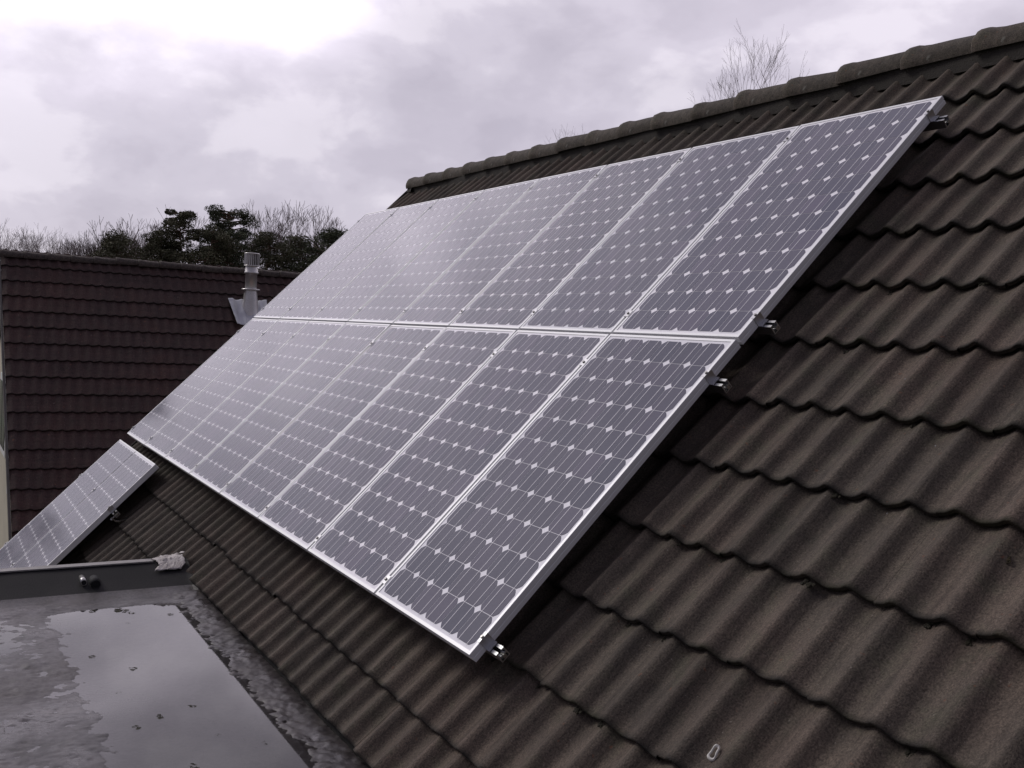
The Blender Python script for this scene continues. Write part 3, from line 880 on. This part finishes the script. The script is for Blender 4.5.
# far pale row at the left
tr_r = random.Random(14)
far = [bare_tree('bare_tree', 60+i, 15.3, .42, .17, M['bark_far'], .40, 8, .008) for i in range(3)]
fl_ = 'pale leafless tree in the far row above the left end of the brown ridge'
azs = [-1.5, .6, 2.4, 3.7, 5.0, 6.3, 7.6, 8.9]
for i, az in enumerate(azs):
    o = far[i] if i < 3 else copy_tree(far[i % 3])
    place(o, az + tr_r.uniform(-.2, .2), 112 + tr_r.uniform(-8, 8), tr_r.uniform(0, 6.28), tr_r.uniform(.90, .98)); tag(o, fl_, 'tree', 'pale bare trees in the far row')
# bare trees left of the pine
b1 = bare_tree('bare_tree', 71, 11.9, .42, .13, M['bark'], .46, 8, .009); place(b1, 9.3, 62); tag(b1, 'leafless grey brown tree left of the dark pine, its outer left one', 'tree', 'bare trees left of the pine')
b2 = bare_tree('bare_tree', 72, 12.3, .42, .13, M['twig'], .46, 8, .009); place(b2, 10.7, 66); tag(b2, 'leafless reddish tree touching the left side of the dark pine', 'tree', 'bare trees left of the pine')
# pine
p1 = evergreen('pine_tree', 3, 14.5, 2.1, .52, M['needle'], .06, 110, 260, .50, True, .18); place(p1, 14.0, 60, 1.0); tag(p1, 'tallest dark pine tree behind the brown roof with an open flat top', 'tree', 'evergreens behind the brown roof')
p2 = evergreen('pine_tree', 6, 13.9, 2.0, .46, M['bushy'], .075, 70, 260, .48, True, .15); place(p2, 12.2, 58, 2.2); tag(p2, 'mid green pine just left of the tallest pine', 'tree', 'evergreens behind the brown roof')
# dense lower evergreens
lows = [(9.0, 56, 10.3, 'bushy', 'low green shrubby tree at the left edge of the dark tree group'), (10.6, 57, 10.6, 'bushy', 'low green tree below the bare trees left of the pine'),
        (12.6, 55, 11.0, 'bushy', 'bushy green tree below the left pine'), (14.6, 57, 11.0, 'needle', 'dark bushy tree right below the tallest pine'), (16.2, 56, 10.9, 'bushy', 'bushy green tree directly behind the vent pipe'),
        (17.6, 58, 11.0, 'bushy', 'green bushy tree right of the vent pipe'), (19.2, 56, 11.3, 'needle', 'dark evergreen with pointed top next to the array edge'), (20.3, 54, 11.2, 'needle', 'dark evergreen rising at the far end of the array edge'), (21.9, 57, 10.8, 'bushy', 'green tree mostly hidden behind the array corner')]
for i, (az, dist, H, mt, lab) in enumerate(lows):
    o = evergreen('evergreen_tree', 20+i, H*1.17, 2.3, .45, M[mt], .065, 80, 230, .62, False, .12, .6); place(o, az, dist, i*1.3); tag(o, lab, 'tree', 'low trees behind the brown roof')
src = o
for i, (az, dist) in enumerate([(-4.5, 62), (-9.5, 50), (-14, 46), (-18.5, 44), (-23.5, 42), (-29, 42), (-35, 40), (-41, 40)]):
    q = copy_tree(src); place(q, az, dist, i*.9, .86); tag(q, 'bushy tree beyond the cream gable wall, mirrored darkly in the small panels', 'tree', 'trees mirrored in the small panels')
o = evergreen('evergreen_tree', 45, 13.0, .8, .5, M['browny'], .10, 22, 120, .5, False, .1, .8); place(o, 7.35, 96); tag(o, 'small dark conifer among the pale bare trees at left', 'tree')
# bare reddish group right of the pine
bs = [bare_tree('bare_tree', 81+i, 14.2, .40, .15, M['twig'], .46, 8, .010) for i in range(2)]
for i, (az, s, lab) in enumerate([(15.9, .98, 'leafless purplish tree directly right of the tallest pine'), (17.1, 1.02, 'leafless purplish tree in the middle of the bare group right of the pine'), (18.2, .99, 'leafless purplish tree at the right end of the bare group beside the array')]):
    o = bs[i] if i < 2 else copy_tree(bs[0]); place(o, az, 74+i*2, i*2.1, s); tag(o, lab, 'tree', 'bare trees right of the pine')
# birch tops showing over our own ridge
bt = [bare_tree('birch_tree', 91+i, 15.2, .60, .060, M['bark_far'], .42, 9, .0020, True) for i in range(2)]
for i, (az, dist, s, lab) in enumerate([(43.9, 27, .955, 'thin leafless birch whose tallest twigs rise over the grey ridge'), (45.3, 28, .97, 'thin leafless birch just right of the tallest twigs over the ridge'), (41.3, 27, .905, 'small leafless birch left of the tallest twigs over the ridge')]):
    o = bt[i] if i < 2 else copy_tree(bt[0]); place(o, az, dist, i*1.9+.5, s); tag(o, lab, 'tree', 'birches behind the grey ridge')

# ------------------------------------------------------------------ world: overcast sky
SUN_AZ, SUN_EL = -35.0, 40.0                    # az from -X towards +Y
world = bpy.data.worlds.new('World'); scene.world = world; world.use_nodes = True
wt = world.node_tree; wn = wt.nodes; wl = wt.links
bg = wn['Background']; bg.inputs['Strength'].default_value = .1
def W(t, **kw):
    x = wn.new(t)
    for k, v in kw.items(): setattr(x, k, v)
    return x
def wmath(op, a, b=0., clamp=False):
    x = W('ShaderNodeMath', operation=op, use_clamp=clamp)
    for i, v in ((0, a), (1, b)):
        if hasattr(v, 'links'): wl.new(v, x.inputs[i])
        else: x.inputs[i].default_value = v
    return x.outputs[0]
def wmix(f, a, b, blend='MIX'):
    x = W('ShaderNodeMix', data_type='RGBA', blend_type=blend)
    for i, v in ((0, f), (6, a), (7, b)):
        if hasattr(v, 'links'): wl.new(v, x.inputs[i])
        elif i == 0: x.inputs[0].default_value = v
        else: x.inputs[i].default_value = (*v, 1)
    return x.outputs[2]
def wramp(f, stops):
    x = W('ShaderNodeValToRGB'); r = x.color_ramp; r.interpolation = 'EASE'
    while len(r.elements) < len(stops): r.elements.new(.5)
    for e, (p, c) in zip(r.elements, stops): e.position = p; e.color = (c, c, c, 1) if isinstance(c, (int, float)) else (*c, 1)
    wl.new(f, x.inputs[0]); return x.outputs[0]
sky = W('ShaderNodeTexSky', sky_type='NISHITA'); sky.sun_disc = False
sky.sun_elevation = R_(SUN_EL)
sdir = Vector((-math.cos(R_(SUN_AZ))*math.cos(R_(SUN_EL)), math.sin(R_(SUN_AZ))*math.cos(R_(SUN_EL)), math.sin(R_(SUN_EL))))
sky.sun_rotation = math.atan2(sdir.x, sdir.y)
tc = W('ShaderNodeTexCoord'); dirv = tc.outputs['Generated']
sep = W('ShaderNodeSeparateXYZ'); wl.new(dirv, sep.inputs[0])
zc_ = wmath('ADD', wmath('MAXIMUM', sep.outputs[2], 0.), .22)
inv = wmath('DIVIDE', 1., zc_)
pv = W('ShaderNodeVectorMath', operation='SCALE'); wl.new(dirv, pv.inputs[0]); wl.new(inv, pv.inputs['Scale'])
def wnoise(vec, sc, det, ro, dist=0., off=(0,0,0), scl=(1,1,1)):
    m = W('ShaderNodeMapping'); m.inputs['Location'].default_value = off; m.inputs['Scale'].default_value = scl; wl.new(vec, m.inputs['Vector'])
    x = W('ShaderNodeTexNoise'); x.inputs['Scale'].default_value = sc; x.inputs['Detail'].default_value = det; x.inputs['Roughness'].default_value = ro; x.inputs['Distortion'].default_value = dist
    wl.new(m.outputs[0], x.inputs['Vector']); return x.outputs['Fac']
big = wnoise(dirv, 2.6, 5, .5, .2, (2.3, .7, 0), (1, 1, 1.7))
puff = wnoise(dirv, 8.5, 7, .50, .15, (0, .6, 1.), (1, 1, 1.8))
dens = wmath('ADD', wmath('MULTIPLY', big, .42), wmath('MULTIPLY', puff, .58))
cloud = wramp(dens, [(.38, (.44, .405, .485)), (.46, (.50, .462, .545)), (.52, (.56, .52, .605)), (.585, (.68, .635, .715))])
# brightness of the veiled sun, spreading through thinner cloud
def lobe(az, el, k, amp):
    d = Vector((-math.cos(R_(az))*math.cos(R_(el)), math.sin(R_(az))*math.cos(R_(el)), math.sin(R_(el))))
    x = W('ShaderNodeVectorMath', operation='DOT_PRODUCT'); wl.new(dirv, x.inputs[0]); x.inputs[1].default_value = d
    s = wmath('MULTIPLY', wmath('SUBTRACT', x.outputs['Value'], 1.), k)
    return wmath('MULTIPLY', wmath('EXPONENT', s), amp)
glow = wmath('ADD', wmath('ADD', lobe(1, 18, 75, .55), lobe(17.0, 18.5, 420, .75)), wmath('ADD', lobe(9, 25, 90, .60), lobe(50, 30, 9, .16)))
thin = wramp(wnoise(dirv, 4.2, 6, .5, .3, (0, 3.1, 0), (1, 1, 2.2)), [(.34, .45), (.62, 1.2)])
gl_ = wmath('MULTIPLY', glow, thin)
add = wmix(1., cloud, (0, 0, 0), 'ADD')
gcol = W('ShaderNodeVectorMath', operation='SCALE'); gcol.inputs[0].default_value = (1.0, .91, 1.02); wl.new(gl_, gcol.inputs['Scale'])
tot = W('ShaderNodeVectorMath', operation='ADD'); wl.new(cloud, tot.inputs[0]); wl.new(gcol.outputs[0], tot.inputs[1])
sc10 = W('ShaderNodeVectorMath', operation='SCALE'); wl.new(tot.outputs[0], sc10.inputs[0]); sc10.inputs['Scale'].default_value = 9.2
# cloud deck bright ahead; unseen part behind the camera dimmed to give directional shading
dp = W('ShaderNodeVectorMath', operation='DOT_PRODUCT'); wl.new(dirv, dp.inputs[0]); dp.inputs[1].default_value = Vector((-.88, .40, .26)).normalized()
thick = wramp(wmath('ADD', wmath('MULTIPLY', dp.outputs['Value'], .5), .5), [(.30, (.32, .33, .37)), (.62, (.58, .58, .64)), (.86, (1., 1., 1.))])  # dimming factor by direction, added to shape the light
dk = wmix(1., sc10.outputs[0], thick, 'MULTIPLY')
fin = wmix(.96, sky.outputs[0], dk)
wl.new(fin, bg.inputs['Color'])

sl = bpy.data.lights.new('sun', 'SUN'); sl.energy = 1.15; sl.angle = R_(20); sl.color = (1., .96, .92)
so = bpy.data.objects.new('sun', sl); col.objects.link(so)
so.rotation_euler = sdir.to_track_quat('Z', 'Y').to_euler()

vs_ = scene.view_settings; vs_.view_transform = 'Standard'; vs_.look = 'None'; vs_.exposure = .22; vs_.gamma = 1.; vs_.use_curve_mapping = False
scene.render.engine = 'CYCLES'
